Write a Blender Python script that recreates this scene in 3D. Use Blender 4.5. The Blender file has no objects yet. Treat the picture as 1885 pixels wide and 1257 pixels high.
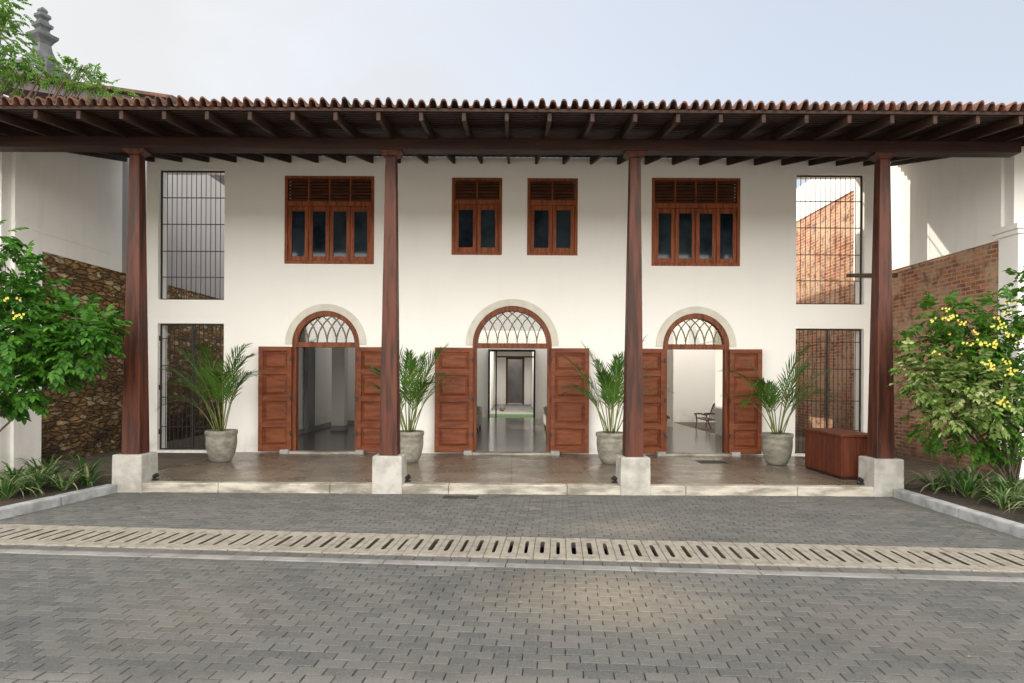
import bpy, bmesh, math, random
from mathutils import Vector, Matrix
R=math.radians; PI=math.pi
scn=bpy.context.scene; COL=scn.collection
scn.view_settings.view_transform='Standard'; scn.view_settings.look='None'; scn.view_settings.exposure=0
F=1150.0; CX=943.0; HY=695.0; CZ=1.54
GZ=-0.13; FY=12.65
def P(px,py,Y): return Vector(((px-CX)/F*Y, Y, CZ+(HY-py)/F*Y))

# ------------------------------------------------------------------ mesh helpers
class MB:
    def __init__(s): s.v=[]; s.f=[]
    def hexa(s,p):
        b=len(s.v); s.v+= [tuple(q) for q in p]
        s.f+=[(b,b+3,b+2,b+1),(b+4,b+5,b+6,b+7),(b,b+1,b+5,b+4),(b+1,b+2,b+6,b+5),(b+2,b+3,b+7,b+6),(b+3,b,b+4,b+7)]
    def box(s,x0,x1,y0,y1,z0,z1):
        s.hexa([(x0,y0,z0),(x1,y0,z0),(x1,y1,z0),(x0,y1,z0),(x0,y0,z1),(x1,y0,z1),(x1,y1,z1),(x0,y1,z1)]); return s
    def frust(s,cx,cy,z0,z1,w0,w1,d0=None,d1=None):
        d0=d0 or w0; d1=d1 or w1
        a,b,c,d=w0/2,w1/2,d0/2,d1/2
        s.hexa([(cx-a,cy-c,z0),(cx+a,cy-c,z0),(cx+a,cy+c,z0),(cx-a,cy+c,z0),(cx-b,cy-d,z1),(cx+b,cy-d,z1),(cx+b,cy+d,z1),(cx-b,cy+d,z1)]); return s
    def quad(s,a,b,c,d):
        i=len(s.v); s.v+=[tuple(a),tuple(b),tuple(c),tuple(d)]; s.f.append((i,i+1,i+2,i+3))
    def tri(s,a,b,c):
        i=len(s.v); s.v+=[tuple(a),tuple(b),tuple(c)]; s.f.append((i,i+1,i+2))
    def prism_y(s,pts,y0,y1):   # polygon in xz extruded along y
        b=len(s.v); n=len(pts)
        s.v+=[(x,y0,z) for x,z in pts]+[(x,y1,z) for x,z in pts]
        s.f.append(tuple(range(b,b+n))); s.f.append(tuple(range(b+2*n-1,b+n-1,-1)))
        for i in range(n): j=(i+1)%n; s.f.append((b+i,b+n+i,b+n+j,b+j))
    def prism_x(s,pts,x0,x1):   # polygon in yz extruded along x
        b=len(s.v); n=len(pts)
        s.v+=[(x0,y,z) for y,z in pts]+[(x1,y,z) for y,z in pts]
        s.f.append(tuple(range(b,b+n))); s.f.append(tuple(range(b+2*n-1,b+n-1,-1)))
        for i in range(n): j=(i+1)%n; s.f.append((b+i,b+n+i,b+n+j,b+j))
    def tube(s,pts,r,n=6):
        pts=[Vector(p) for p in pts]; m=len(pts)
        rs=r if isinstance(r,(list,tuple)) else [r]*m
        b=len(s.v)
        for i,p in enumerate(pts):
            t=(pts[min(i+1,m-1)]-pts[max(i-1,0)])
            if t.length<1e-9: t=Vector((0,0,1))
            t.normalize()
            u=t.cross(Vector((0,0,1)))
            if u.length<.05: u=t.cross(Vector((0,1,0)))
            u.normalize(); w=t.cross(u)
            for k in range(n):
                a=2*PI*k/n+.4
                s.v.append(tuple(p+u*math.cos(a)*rs[i]+w*math.sin(a)*rs[i]))
        for i in range(m-1):
            for k in range(n):
                k2=(k+1)%n
                s.f.append((b+i*n+k,b+i*n+k2,b+(i+1)*n+k2,b+(i+1)*n+k))
        s.f.append(tuple(range(b+n-1,b-1,-1))); s.f.append(tuple(range(b+(m-1)*n,b+m*n)))
        return s
    def lathe(s,prof,cx,cy,z=0,n=24,rot=0):
        b=len(s.v); m=len(prof)
        for r,h in prof:
            for k in range(n):
                a=2*PI*k/n+rot; s.v.append((cx+r*math.cos(a),cy+r*math.sin(a),z+h))
        for i in range(m-1):
            for k in range(n):
                k2=(k+1)%n; s.f.append((b+i*n+k,b+i*n+k2,b+(i+1)*n+k2,b+(i+1)*n+k))
        s.f.append(tuple(range(b+n-1,b-1,-1))); s.f.append(tuple(range(b+(m-1)*n,b+m*n)))
        return s
    def leaf(s,p,d,nrm,L,W,fold=.25,bend=0.0):
        d=d.normalized(); sd=d.cross(nrm)
        if sd.length<1e-4: sd=d.cross(Vector((.3,.5,.8)))
        sd.normalize(); up=sd.cross(d)
        tip=p+d*L-up*bend*L
        a=p+d*L*.3+sd*W*.5+up*fold*W*.5; b=p+d*L*.68+sd*W*.42+up*(fold*W*.4-bend*L*.4)
        c=p+d*L*.3-sd*W*.5+up*fold*W*.5; e=p+d*L*.68-sd*W*.42+up*(fold*W*.4-bend*L*.4)
        i=len(s.v); s.v+=[tuple(p),tuple(a),tuple(b),tuple(tip),tuple(e),tuple(c)]
        s.f+=[(i,i+1,i+2,i+3),(i,i+3,i+4,i+5)]
    def build(s,name,m,parent=None,smooth=False,bevel=0,recalc=False):
        me=bpy.data.meshes.new(name); me.from_pydata(s.v,[],s.f); me.update()
        if recalc:
            bm=bmesh.new(); bm.from_mesh(me); bmesh.ops.recalc_face_normals(bm,faces=bm.faces); bm.to_mesh(me); bm.free()
        if smooth:
            for p in me.polygons: p.use_smooth=True
        if m: me.materials.append(m)
        o=bpy.data.objects.new(name,me); COL.objects.link(o)
        if bevel:
            md=o.modifiers.new('bevel','BEVEL'); md.width=bevel; md.segments=2; md.limit_method='ANGLE'
        if parent:
            o.parent=parent
            if parent.type=='EMPTY': o.matrix_parent_inverse=Matrix.Translation(-parent.location)
        return o
def tag(o,label=None,cat=None,group=None,kind=None):
    if label: o['label']=label
    if cat: o['category']=cat
    if group: o['group']=group
    if kind: o['kind']=kind
    return o
def thing(name,loc,label,cat,group=None):
    o=bpy.data.objects.new(name,None); COL.objects.link(o); o.location=loc; o.empty_display_size=.2
    return tag(o,label,cat,group)

# ------------------------------------------------------------------ materials
class NT:
    def __init__(s,name):
        s.m=bpy.data.materials.new(name); s.m.use_nodes=True; s.t=s.m.node_tree; s.t.nodes.clear()
        s.out=s.n('ShaderNodeOutputMaterial')
    def n(s,ty,**kw):
        nd=s.t.nodes.new(ty)
        for k,v in kw.items():
            if k in nd.inputs: s.set(nd.inputs[k],v)
            else: setattr(nd,k,v)
        return nd
    def set(s,sock,v):
        if isinstance(v,bpy.types.NodeSocket): s.t.links.new(v,sock)
        else: sock.default_value=v
    def pos(s,scale=(1,1,1),loc=(0,0,0)):
        g=s.n('ShaderNodeNewGeometry'); mp=s.n('ShaderNodeMapping')
        s.set(mp.inputs['Vector'],g.outputs['Position']); mp.inputs['Scale'].default_value=scale; mp.inputs['Location'].default_value=loc
        return mp.outputs[0]
    def noise(s,vec,scale,detail=4,rough=.6):
        nd=s.n('ShaderNodeTexNoise'); s.set(nd.inputs['Vector'],vec); nd.inputs['Scale'].default_value=scale
        nd.inputs['Detail'].default_value=detail; nd.inputs['Roughness'].default_value=rough; return nd.outputs['Fac']
    def ramp(s,fac,a,b):
        nd=s.n('ShaderNodeMapRange'); s.set(nd.inputs[0],fac); nd.inputs[1].default_value=a; nd.inputs[2].default_value=b; nd.interpolation_type='SMOOTHSTEP'; return nd.outputs[0]
    def mix(s,f,a,b,mode='MIX'):
        nd=s.n('ShaderNodeMix',data_type='RGBA',blend_type=mode); s.set(nd.inputs[0],f)
        for i,v in ((6,a),(7,b)):
            if isinstance(v,(tuple,list)): v=(*v[:3],1)
            s.set(nd.inputs[i],v)
        return nd.outputs[2]
    def math(s,op,a,b=0,c=0):
        nd=s.n('ShaderNodeMath',operation=op); s.set(nd.inputs[0],a); s.set(nd.inputs[1],b); s.set(nd.inputs[2],c); return nd.outputs[0]
    def bump(s,h,strength=.3,dist=.02):
        nd=s.n('ShaderNodeBump'); nd.inputs['Strength'].default_value=strength; nd.inputs['Distance'].default_value=dist; s.set(nd.inputs['Height'],h); return nd.outputs[0]
    def island(s): return s.n('ShaderNodeNewGeometry').outputs['Random Per Island']
    def bsdf(s,col,rough=.6,spec=.5,normal=None,metal=0):
        nd=s.n('ShaderNodeBsdfPrincipled')
        s.set(nd.inputs['Base Color'],(*col,1) if isinstance(col,(tuple,list)) else col)
        s.set(nd.inputs['Roughness'],rough); nd.inputs['Specular IOR Level'].default_value=spec; nd.inputs['Metallic'].default_value=metal
        if normal: s.set(nd.inputs['Normal'],normal)
        s.t.links.new(nd.outputs[0],s.out.inputs[0]); return nd
def simple(name,c1,c2,scale=4,stretch=(1,1,1),rough=.6,bump=.2,bscale=60,spec=.4,isl=0,lo=.35,hi=.68,metal=0,dist=.01):
    t=NT(name); v=t.pos(stretch); f=t.ramp(t.noise(v,scale,6),lo,hi)
    if isl: f=t.math('ADD',t.math('MULTIPLY',f,1-isl),t.math('MULTIPLY',t.island(),isl))
    c=t.mix(f,c1,c2)
    nb=t.bump(t.noise(v,bscale,4),bump,dist)
    t.bsdf(c,rough,spec,nb,metal); return t.m
def plaster(name,c,stain,dirtz=0.0,amt=.35):
    t=NT(name); v=t.pos(); g=t.n('ShaderNodeSeparateXYZ'); t.set(g.inputs[0],v)
    big=t.ramp(t.noise(v,.7,5,.65),.42,.75); streak=t.ramp(t.noise(t.pos((3,3,.35)),1.5,5),.5,.8)
    f=t.math('MULTIPLY',t.math('ADD',t.math('MULTIPLY',big,.5),t.math('MULTIPLY',streak,.5)),amt)
    base=t.n('ShaderNodeMapRange'); t.set(base.inputs[0],g.outputs[2]); base.inputs[1].default_value=dirtz+.55; base.inputs[2].default_value=dirtz
    dz=t.math('MULTIPLY',base.outputs[0],t.ramp(t.noise(v,3,5),.3,.75))
    c1=t.mix(f,c,stain); c2=t.mix(t.math('MULTIPLY',dz,.45),c1,(.32,.28,.22))
    h=t.math('ADD',t.math('MULTIPLY',t.noise(v,9,3),.5),t.math('MULTIPLY',t.noise(v,70,3),.2))
    t.bsdf(c2,.85,.2,t.bump(h,.22,.012)); return t.m
M={}
M['wall']=plaster('white_plaster',(.89,.87,.825),(.77,.74,.69))
M['wall_side']=plaster('weathered_plaster',(.88,.865,.83),(.64,.62,.57),0,.6)
M['wall_shaded']=plaster('shaded_plaster',(.32,.305,.30),(.24,.23,.22),0,.8)  # white plaster of the left passage with its shade put into the colour
M['inner']=plaster('interior_plaster',(.82,.80,.76),(.72,.69,.65),0,.2)
M['surround']=simple('arch_plaster',(.66,.63,.55),(.58,.55,.47),6,rough=.85,bump=.25)
M['concrete']=simple('plinth_concrete',(.36,.345,.315),(.22,.208,.185),5,rough=.85,bump=.4,bscale=45,lo=.3,hi=.75)
M['wood']=simple('door_wood',(.22,.066,.026),(.11,.031,.013),2.2,(9,9,1),rough=.5,bump=.12,bscale=22,spec=.22,lo=.38,hi=.64)
M['wood_h']=simple('shutter_wood',(.205,.060,.023),(.12,.033,.014),1.6,(1.2,8,8),rough=.5,bump=.1,bscale=18,spec=.22,lo=.36,hi=.66)
M['wood_w']=simple('window_wood',(.31,.090,.034),(.17,.047,.019),2.2,(9,9,1),rough=.5,bump=.12,bscale=22,spec=.22,lo=.38,hi=.64)
M['wood_col']=simple('column_wood',(.080,.022,.011),(.026,.010,.0065),2,(7,7,.6),rough=.5,bump=.25,bscale=14,spec=.25,lo=.38,hi=.64)
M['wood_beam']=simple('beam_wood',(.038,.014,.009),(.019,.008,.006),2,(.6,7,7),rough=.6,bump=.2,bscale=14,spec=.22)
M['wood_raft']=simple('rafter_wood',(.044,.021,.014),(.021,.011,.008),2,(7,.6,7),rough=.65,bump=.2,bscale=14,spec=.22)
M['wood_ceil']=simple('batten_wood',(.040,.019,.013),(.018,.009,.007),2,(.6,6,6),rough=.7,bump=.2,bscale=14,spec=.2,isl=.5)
M['louvre']=simple('louvre_wood',(.135,.054,.030),(.07,.029,.018),3,(1,6,6),rough=.6,bump=.1,spec=.25)
M['desk']=simple('desk_wood',(.125,.030,.012),(.045,.012,.006),2.0,(7,7,.8),rough=.5,bump=.15,bscale=18,isl=.45,spec=.25)
M['iron']=simple('black_iron',(.010,.010,.011),(.022,.017,.015),20,rough=.5,bump=.1,spec=.4)
M['pot']=simple('cement_pot',(.25,.235,.19),(.14,.13,.105),7,(1,1,2),rough=.8,bump=.3,bscale=50)
M['soil']=simple('soil',(.05,.036,.025),(.025,.018,.012),12,rough=.95,bump=.8,bscale=30,dist=.03)
M['kerb']=simple('kerb_concrete',(.29,.295,.30),(.17,.175,.172),5,rough=.85,bump=.4,bscale=40)
def slabmat():
    t=NT('drain_concrete'); v=t.pos(); i=t.island()
    c=t.mix(i,(.31,.282,.238),(.19,.172,.142)); c=t.mix(t.math('MULTIPLY',t.ramp(t.noise(v,9,6,.75),.42,.68),.7),c,(.115,.10,.078))
    c=t.mix(t.math('MULTIPLY',t.ramp(t.noise(v,1.1,4),.5,.7),.35),c,(.13,.12,.10))
    t.bsdf(c,.9,.25,t.bump(t.noise(v,45,5,.7),.6,.012)); return t.m
M['slab']=slabmat()
M['strip']=simple('edge_concrete',(.20,.195,.185),(.125,.12,.112),4,rough=.9,bump=.4,bscale=40)
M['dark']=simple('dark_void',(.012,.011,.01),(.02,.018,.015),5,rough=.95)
M['slot_shade']=simple('drain_slot_shade',(.055,.046,.035),(.09,.075,.056),9,rough=.95)  # shade inside the drain slots, painted on their side faces
M['stone']=simple('grey_finial_stone',(.10,.105,.11),(.055,.06,.065),1.5,rough=.9,bump=.3,bscale=8)
M['cloth']=simple('white_cover',(.50,.47,.41),(.4,.37,.33),5,rough=.9,bump=.1)
M['lawn']=simple('lawn_grass',(.040,.115,.018),(.026,.075,.012),10,rough=.95,bump=.6,bscale=60)
M['cane']=simple('dark_chair_wood',(.085,.036,.018),(.045,.018,.010),5,rough=.4)
M['nwall']=simple('neighbour_wall',(.11,.085,.09),(.06,.048,.05),1,rough=.9)
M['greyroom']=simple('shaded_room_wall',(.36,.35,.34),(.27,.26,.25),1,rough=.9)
M['path']=simple('path_paving',(.12,.092,.068),(.065,.05,.036),3,rough=.8,bump=.4,bscale=25)
M['yard']=simple('courtyard_stone',(.20,.19,.17),(.14,.13,.115),3,rough=.85,bump=.3,bscale=25)
M['bark']=simple('bark',(.13,.10,.07),(.06,.045,.032),8,(3,3,.6),rough=.9,bump=.5,bscale=20)
M['dryleaf']=simple('dry_leaf',(.32,.23,.08),(.16,.09,.04),3,rough=.8,isl=.9)
M['nosing']=simple('step_concrete',(.39,.36,.305),(.15,.135,.108),3.2,(.6,1,2.2),rough=.85,bump=.6,bscale=40,lo=.36,hi=.66)
M['tracery']=simple('tracery_wood',(.26,.16,.10),(.18,.11,.065),5,rough=.5)
M['bounce']=simple('pale_bounce',(.50,.465,.41),(.40,.37,.325),.8,rough=.95,bump=.3,bscale=30)  # pale colour of the added bounce sheet
def porchmat():
    t=NT('polished_cement'); v=t.pos()
    f=t.ramp(t.noise(v,1.3,6,.7),.32,.68); c=t.mix(f,(.198,.160,.120),(.118,.097,.076))
    fine=t.ramp(t.noise(v,45,4),.35,.7); c=t.mix(t.math('MULTIPLY',fine,.4),c,(.235,.20,.158))
    br=t.n('ShaderNodeTexBrick'); t.set(br.inputs['Vector'],v); br.inputs['Scale'].default_value=1; br.inputs['Brick Width'].default_value=1.24; br.inputs['Row Height'].default_value=.93
    br.inputs['Mortar Size'].default_value=.009; br.offset=0; br.inputs['Color1'].default_value=(1,1,1,1); br.inputs['Color2'].default_value=(.84,.84,.84,1); br.inputs['Mortar'].default_value=(.35,.33,.3,1)
    c=t.mix(1,c,br.outputs['Color'],'MULTIPLY')
    r=t.n('ShaderNodeMapRange'); t.set(r.inputs[0],t.noise(v,2.0,5)); r.inputs[1].default_value=.3; r.inputs[2].default_value=.7; r.inputs[3].default_value=.2; r.inputs[4].default_value=.42
    h=t.math('SUBTRACT',t.math('MULTIPLY',t.noise(v,12,4),.5),br.outputs['Fac'])
    t.bsdf(c,r.outputs[0],.4,t.bump(h,.12,.006)); return t.m
M['porch']=porchmat()
def intfloor():
    t=NT('interior_terrazzo'); v=t.pos(); f=t.ramp(t.noise(v,1.5,5),.3,.7); c=t.mix(f,(.14,.124,.105),(.09,.08,.068))
    t.bsdf(c,.18,.42,t.bump(t.noise(v,20,3),.03,.004)); return t.m
M['ifloor']=intfloor()
def yz(t,sy=1,sz=1):
    g=t.n('ShaderNodeSeparateXYZ'); t.set(g.inputs[0],t.pos()); c=t.n('ShaderNodeCombineXYZ')
    t.set(c.inputs[0],g.outputs[1]); t.set(c.inputs[1],g.outputs[2]); t.set(c.inputs[2],g.outputs[0]); return c.outputs[0],g.outputs[2]
def brickmat():
    t=NT('old_red_brick'); v,z=yz(t)
    w=t.n('ShaderNodeTexNoise'); t.set(w.inputs['Vector'],v); w.inputs['Scale'].default_value=5
    vv=t.n('ShaderNodeVectorMath',operation='MULTIPLY_ADD'); t.set(vv.inputs[0],w.outputs['Color']); vv.inputs[1].default_value=(.035,.03,0); t.set(vv.inputs[2],v)
    br=t.n('ShaderNodeTexBrick'); t.set(br.inputs['Vector'],vv.outputs[0]); br.inputs['Scale'].default_value=1; br.inputs['Brick Width'].default_value=.235; br.inputs['Row Height'].default_value=.078
    br.inputs['Mortar Size'].default_value=.012; br.inputs['Mortar Smooth'].default_value=.3; br.inputs['Bias'].default_value=-.1
    br.inputs['Color1'].default_value=(.48,.19,.088,1); br.inputs['Color2'].default_value=(.22,.075,.046,1); br.inputs['Mortar'].default_value=(.44,.37,.29,1)
    c=br.outputs['Color']
    c=t.mix(t.math('MULTIPLY',t.ramp(t.noise(v,1.6,5,.7),.40,.64),.85),c,(.52,.37,.25))
    c=t.mix(t.math('MULTIPLY',t.ramp(t.noise(v,4.5,4),.50,.68),.7),c,(.11,.055,.042))
    low=t.n('ShaderNodeMapRange'); t.set(low.inputs[0],z); low.inputs[1].default_value=1.5; low.inputs[2].default_value=-.1
    c=t.mix(t.math('MULTIPLY',low.outputs[0],t.ramp(t.noise(v,1.2,5),.3,.75)),c,(.075,.055,.042))
    h=t.math('ADD',t.math('MULTIPLY',br.outputs['Fac'],-.8),t.math('MULTIPLY',t.noise(v,16,5),.9))
    t.bsdf(c,.92,.15,t.bump(h,.9,.03)); return t.m
M['brick']=brickmat()
def rubblemat():
    t=NT('rubble_stone'); v,z=yz(t)
    mp=t.n('ShaderNodeMapping'); t.set(mp.inputs[0],v); mp.inputs['Scale'].default_value=(4.2,12.0,1)
    w=t.n('ShaderNodeTexNoise'); t.set(w.inputs['Vector'],mp.outputs[0]); w.inputs['Scale'].default_value=1.2; w.inputs['Detail'].default_value=3
    vv=t.n('ShaderNodeVectorMath',operation='MULTIPLY_ADD'); t.set(vv.inputs[0],w.outputs['Color']); vv.inputs[1].default_value=(1.4,1.3,0); t.set(vv.inputs[2],mp.outputs[0])
    e=t.n('ShaderNodeTexVoronoi',feature='DISTANCE_TO_EDGE',voronoi_dimensions='2D'); t.set(e.inputs['Vector'],vv.outputs[0]); e.inputs['Scale'].default_value=1
    f1=t.n('ShaderNodeTexVoronoi',feature='F1',voronoi_dimensions='2D'); t.set(f1.inputs['Vector'],vv.outputs[0]); f1.inputs['Scale'].default_value=1
    sp=t.n('ShaderNodeSeparateColor'); t.set(sp.inputs[0],f1.outputs['Color'])
    c=t.mix(sp.outputs[0],(.20,.115,.050),(.44,.265,.11))
    c=t.mix(t.ramp(sp.outputs[1],.75,.81),c,(.62,.48,.29))
    c=t.mix(t.math('MULTIPLY',t.ramp(e.outputs[0],.12,.02),.8),c,(.085,.06,.036))
    c=t.mix(t.math('MULTIPLY',t.ramp(t.noise(v,3,6,.78),.45,.69),.7),c,(.075,.048,.028))
    low=t.n('ShaderNodeMapRange'); t.set(low.inputs[0],z); low.inputs[1].default_value=2.7; low.inputs[2].default_value=.2
    c=t.mix(t.math('MULTIPLY',low.outputs[0],t.ramp(t.noise(v,1.3,5,.7),.2,.68)),c,(.045,.032,.021))
    h=t.math('ADD',t.ramp(e.outputs[0],0,.18),t.math('MULTIPLY',t.noise(v,14,5),1.2))
    t.bsdf(c,.92,.15,t.bump(h,1.0,.06)); return t.m
M['rubble']=rubblemat()
def pavermat():
    t=NT('grey_paver'); v=t.pos(); isl=t.island()
    c=t.mix(isl,(.060,.060,.059),(.098,.096,.091))
    sp=t.ramp(t.noise(v,110,3,.7),.42,.66); c=t.mix(t.math('MULTIPLY',sp,.55),c,(.150,.147,.138))
    big=t.ramp(t.noise(v,.55,5,.65),.46,.68); c=t.mix(t.math('MULTIPLY',big,.35),c,(.132,.123,.108))
    dk=t.ramp(t.noise(t.pos((1,1,1),(9,3,0)),.8,5,.65),.5,.72); c=t.mix(t.math('MULTIPLY',dk,.4),c,(.044,.044,.043))
    # pale sandy-toned patches on the paving, strongest near the middle
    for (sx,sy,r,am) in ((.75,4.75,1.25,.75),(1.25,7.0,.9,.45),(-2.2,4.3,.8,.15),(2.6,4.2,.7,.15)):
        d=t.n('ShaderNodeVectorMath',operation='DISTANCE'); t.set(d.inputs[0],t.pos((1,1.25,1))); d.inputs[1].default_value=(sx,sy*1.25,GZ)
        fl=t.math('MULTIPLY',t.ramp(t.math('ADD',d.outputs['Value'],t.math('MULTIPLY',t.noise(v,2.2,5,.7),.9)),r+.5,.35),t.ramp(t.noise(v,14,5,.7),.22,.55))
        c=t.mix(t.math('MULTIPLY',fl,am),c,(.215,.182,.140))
    t.bsdf(c,.85,.2,t.bump(t.noise(v,90,3,.7),.7,.008)); return t.m
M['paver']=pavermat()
M['ground']=simple('jointing_sand',(.048,.041,.032),(.027,.024,.020),1.3,rough=.95,bump=.4,bscale=50)
def tilemat():
    t=NT('clay_tile'); v=t.pos(); g=t.n('ShaderNodeSeparateXYZ'); t.set(g.inputs[0],v)
    wn=t.n('ShaderNodeTexWhiteNoise',noise_dimensions='2D'); cb=t.n('ShaderNodeCombineXYZ')
    t.set(cb.inputs[0],t.math('FLOOR',t.math('DIVIDE',g.outputs[0],.14))); t.set(cb.inputs[1],t.math('FLOOR',t.math('DIVIDE',g.outputs[1],.3))); t.set(wn.inputs['Vector'],cb.outputs[0])
    c=t.mix(wn.outputs['Value'],(.21,.088,.054),(.085,.046,.035))
    c=t.mix(t.math('MULTIPLY',t.ramp(t.noise(v,5,5,.7),.4,.68),.75),c,(.062,.053,.046))
    t.bsdf(c,.85,.2,t.bump(t.noise(v,30,4),.5,.01)); return t.m
M['tile']=tilemat()
def leafmat(name,a,b,c3=None,p3=.0,trans=.35,rough=.45):
    t=NT(name); i=t.island(); c=t.mix(i,a,b)
    if c3:
        j=t.math('FRACT',t.math('MULTIPLY',i,37.7)); c=t.mix(t.math('GREATER_THAN',j,1-p3),c,c3)
    nz=t.noise(t.pos(),3,3); c=t.mix(t.math('MULTIPLY',t.ramp(nz,.4,.65),.4),c,a)
    p=t.n('ShaderNodeBsdfPrincipled'); t.set(p.inputs['Base Color'],c); p.inputs['Roughness'].default_value=rough; p.inputs['Specular IOR Level'].default_value=.25
    tr=t.n('ShaderNodeBsdfTranslucent'); t.set(tr.inputs['Color'],c)
    mx=t.n('ShaderNodeMixShader'); mx.inputs[0].default_value=trans; t.t.links.new(p.outputs[0],mx.inputs[1]); t.t.links.new(tr.outputs[0],mx.inputs[2]); t.t.links.new(mx.outputs[0],t.out.inputs[0])
    return t.m
M['leaf']=leafmat('shrub_leaf',(.019,.082,.008),(.080,.215,.020))
M['leaf_r']=leafmat('shrub_leaf_mid_green',(.028,.095,.010),(.095,.205,.020))
M['leaf_var']=leafmat('variegated_leaf',(.075,.15,.022),(.19,.26,.07),(.36,.38,.18),.2)
M['leaf_tree']=leafmat('tree_leaf',(.045,.12,.015),(.13,.25,.035),trans=.45)
M['palm']=leafmat('palm_leaf',(.028,.095,.011),(.09,.19,.023),(.20,.22,.04),.06,.35)
M['stem']=simple('palm_stem',(.16,.18,.045),(.08,.11,.025),6,rough=.5)
M['flower']=leafmat('yellow_flower',(.60,.50,.06),(.68,.60,.16),trans=.3)
M['spider']=leafmat('strap_leaf',(.03,.085,.014),(.075,.155,.035),(.32,.34,.18),.28,.3)
def glassdark():
    t=NT('dark_window_glass'); v=t.pos()
    c=t.mix(t.ramp(t.noise(v,1.6,3),.35,.65),(.007,.012,.017),(.028,.040,.050)); t.bsdf(c,.06,.45,t.bump(t.noise(v,2,2),.04,.01)); return t.m
M['glass']=glassdark()
def clearglass():
    t=NT('fanlight_glass'); tr=t.n('ShaderNodeBsdfTransparent'); gl=t.n('ShaderNodeBsdfGlossy'); gl.inputs['Roughness'].default_value=.05
    tr.inputs['Color'].default_value=(.72,.73,.68,1)
    fr=t.n('ShaderNodeFresnel'); fr.inputs[0].default_value=1.5; f=t.math('ADD',fr.outputs[0],.08)
    mx=t.n('ShaderNodeMixShader'); t.set(mx.inputs[0],f); t.t.links.new(tr.outputs[0],mx.inputs[1]); t.t.links.new(gl.outputs[0],mx.inputs[2]); t.t.links.new(mx.outputs[0],t.out.inputs[0]); return t.m
M['clear']=clearglass()

# ------------------------------------------------------------------ ground, paving, drain
ANG=R(-4.3); DC=Vector((0,6.16,0))      # drain line swings away from the house towards the right
ca,sa=math.cos(ANG),math.sin(ANG)
def L2W(u,v,z=GZ): return (u*ca-v*sa, DC.y+u*sa+v*ca, z)
TW=.27; TL=12
g=MB(); gz=GZ-.012
a,b,c,d=L2W(-TL,-TW,gz),L2W(TL,-TW,gz),L2W(TL,TW,gz),L2W(-TL,TW,gz)
S=400
g.v+=[(-S,-S,gz),(S,-S,gz),(S,S,gz),(-S,S,gz),a,b,c,d]
g.f+=[(0,1,5,4),(1,2,6,5),(2,3,7,6),(3,0,4,7)]
tag(g.build('ground',M['ground']),kind='structure')
fc_=MB(); fc_.quad((-45,-60,GZ-.004),(45,-60,GZ-.004),(45,1.1,GZ-.004),(-45,1.1,GZ-.004)); tag(fc_.build('bounce_sheet',M['bounce']),kind='structure')  # unseen pale sheet behind the camera, added to bounce light onto the facade
rng=random.Random(5)
pv=MB(); gap=.0027; ch=.0035
def paver(u0,u1,a0,b0):
    x,y,_=L2W((u0+u1)/2,(a0+b0)/2)
    if abs(x)>9 or y<1.2 or y>9.05: return
    if abs(x)>6.3 and y>7.4: return
    dz=rng.uniform(-.0025,.0015); t1=rng.uniform(-.0015,.0015); t2=rng.uniform(-.0015,.0015); e=lambda: rng.uniform(-.001,.001)
    A=[(u0+gap+e(),a0+gap+e()),(u1-gap+e(),a0+gap+e()),(u1-gap+e(),b0-gap+e()),(u0+gap+e(),b0-gap+e())]
    cu,cv=(u0+u1)/2,(a0+b0)/2
    B=[(q[0]+(ch if q[0]<cu else -ch),q[1]+(ch if q[1]<cv else -ch)) for q in A]
    i=len(pv.v); hz=[dz+t1,dz-t1,dz-t1+t2,dz+t1+t2]
    pv.v+=[L2W(*q,GZ-.02) for q in A]+[L2W(*q,GZ-.004+h) for q,h in zip(A,hz)]+[L2W(*q,GZ+h) for q,h in zip(B,hz)]
    for k in range(4):
        k2=(k+1)%4; pv.f+=[(i+k,i+k2,i+4+k2,i+4+k),(i+4+k,i+4+k2,i+8+k2,i+8+k)]
    pv.f.append((i+8,i+9,i+10,i+11))
PL,PD=.172,.094
def course(v0,v1,row):
    off=(row%2)*PL/2+rng.uniform(-.008,.008)
    for k in range(-56,56): paver(off+k*PL,off+(k+1)*PL,v0,v1)
row=0; v=.385
while v<4.2: course(v,v+PD,row); v+=PD; row+=1
v=-.665
while v>-5.2: course(v-PD,v,row); v-=PD; row+=1
course(-.545,-.395,row)
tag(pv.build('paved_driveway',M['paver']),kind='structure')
st=MB()
for k in range(-8,8):
    u0,u1=k*1.1+.003,(k+1)*1.1-.003
    z0,z1=GZ-.05,GZ+.006
    st.hexa([L2W(u0,-.66,z0),L2W(u1,-.66,z0),L2W(u1,-.55,z0),L2W(u0,-.55,z0),L2W(u0,-.66,z1),L2W(u1,-.66,z1),L2W(u1,-.55,z1),L2W(u0,-.55,z1)])
tag(st.build('paving_edge',M['strip'],bevel=.006),kind='structure')
drain=thing('drain',L2W(0,0,GZ),'long line of slotted concrete drain covers crossing the paved driveway','drain')
dc=MB(); q=[L2W(-TL,-TW,gz),L2W(TL,-TW,gz),L2W(TL,TW,gz),L2W(-TL,TW,gz)]; lo=[(p[0],p[1],p[2]-.45) for p in q]
dc.quad(lo[0],lo[1],lo[2],lo[3])
for k in range(4): dc.quad(q[k],q[(k+1)%4],lo[(k+1)%4],lo[k])
dc.build('channel',M['dark'],drain)
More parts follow.
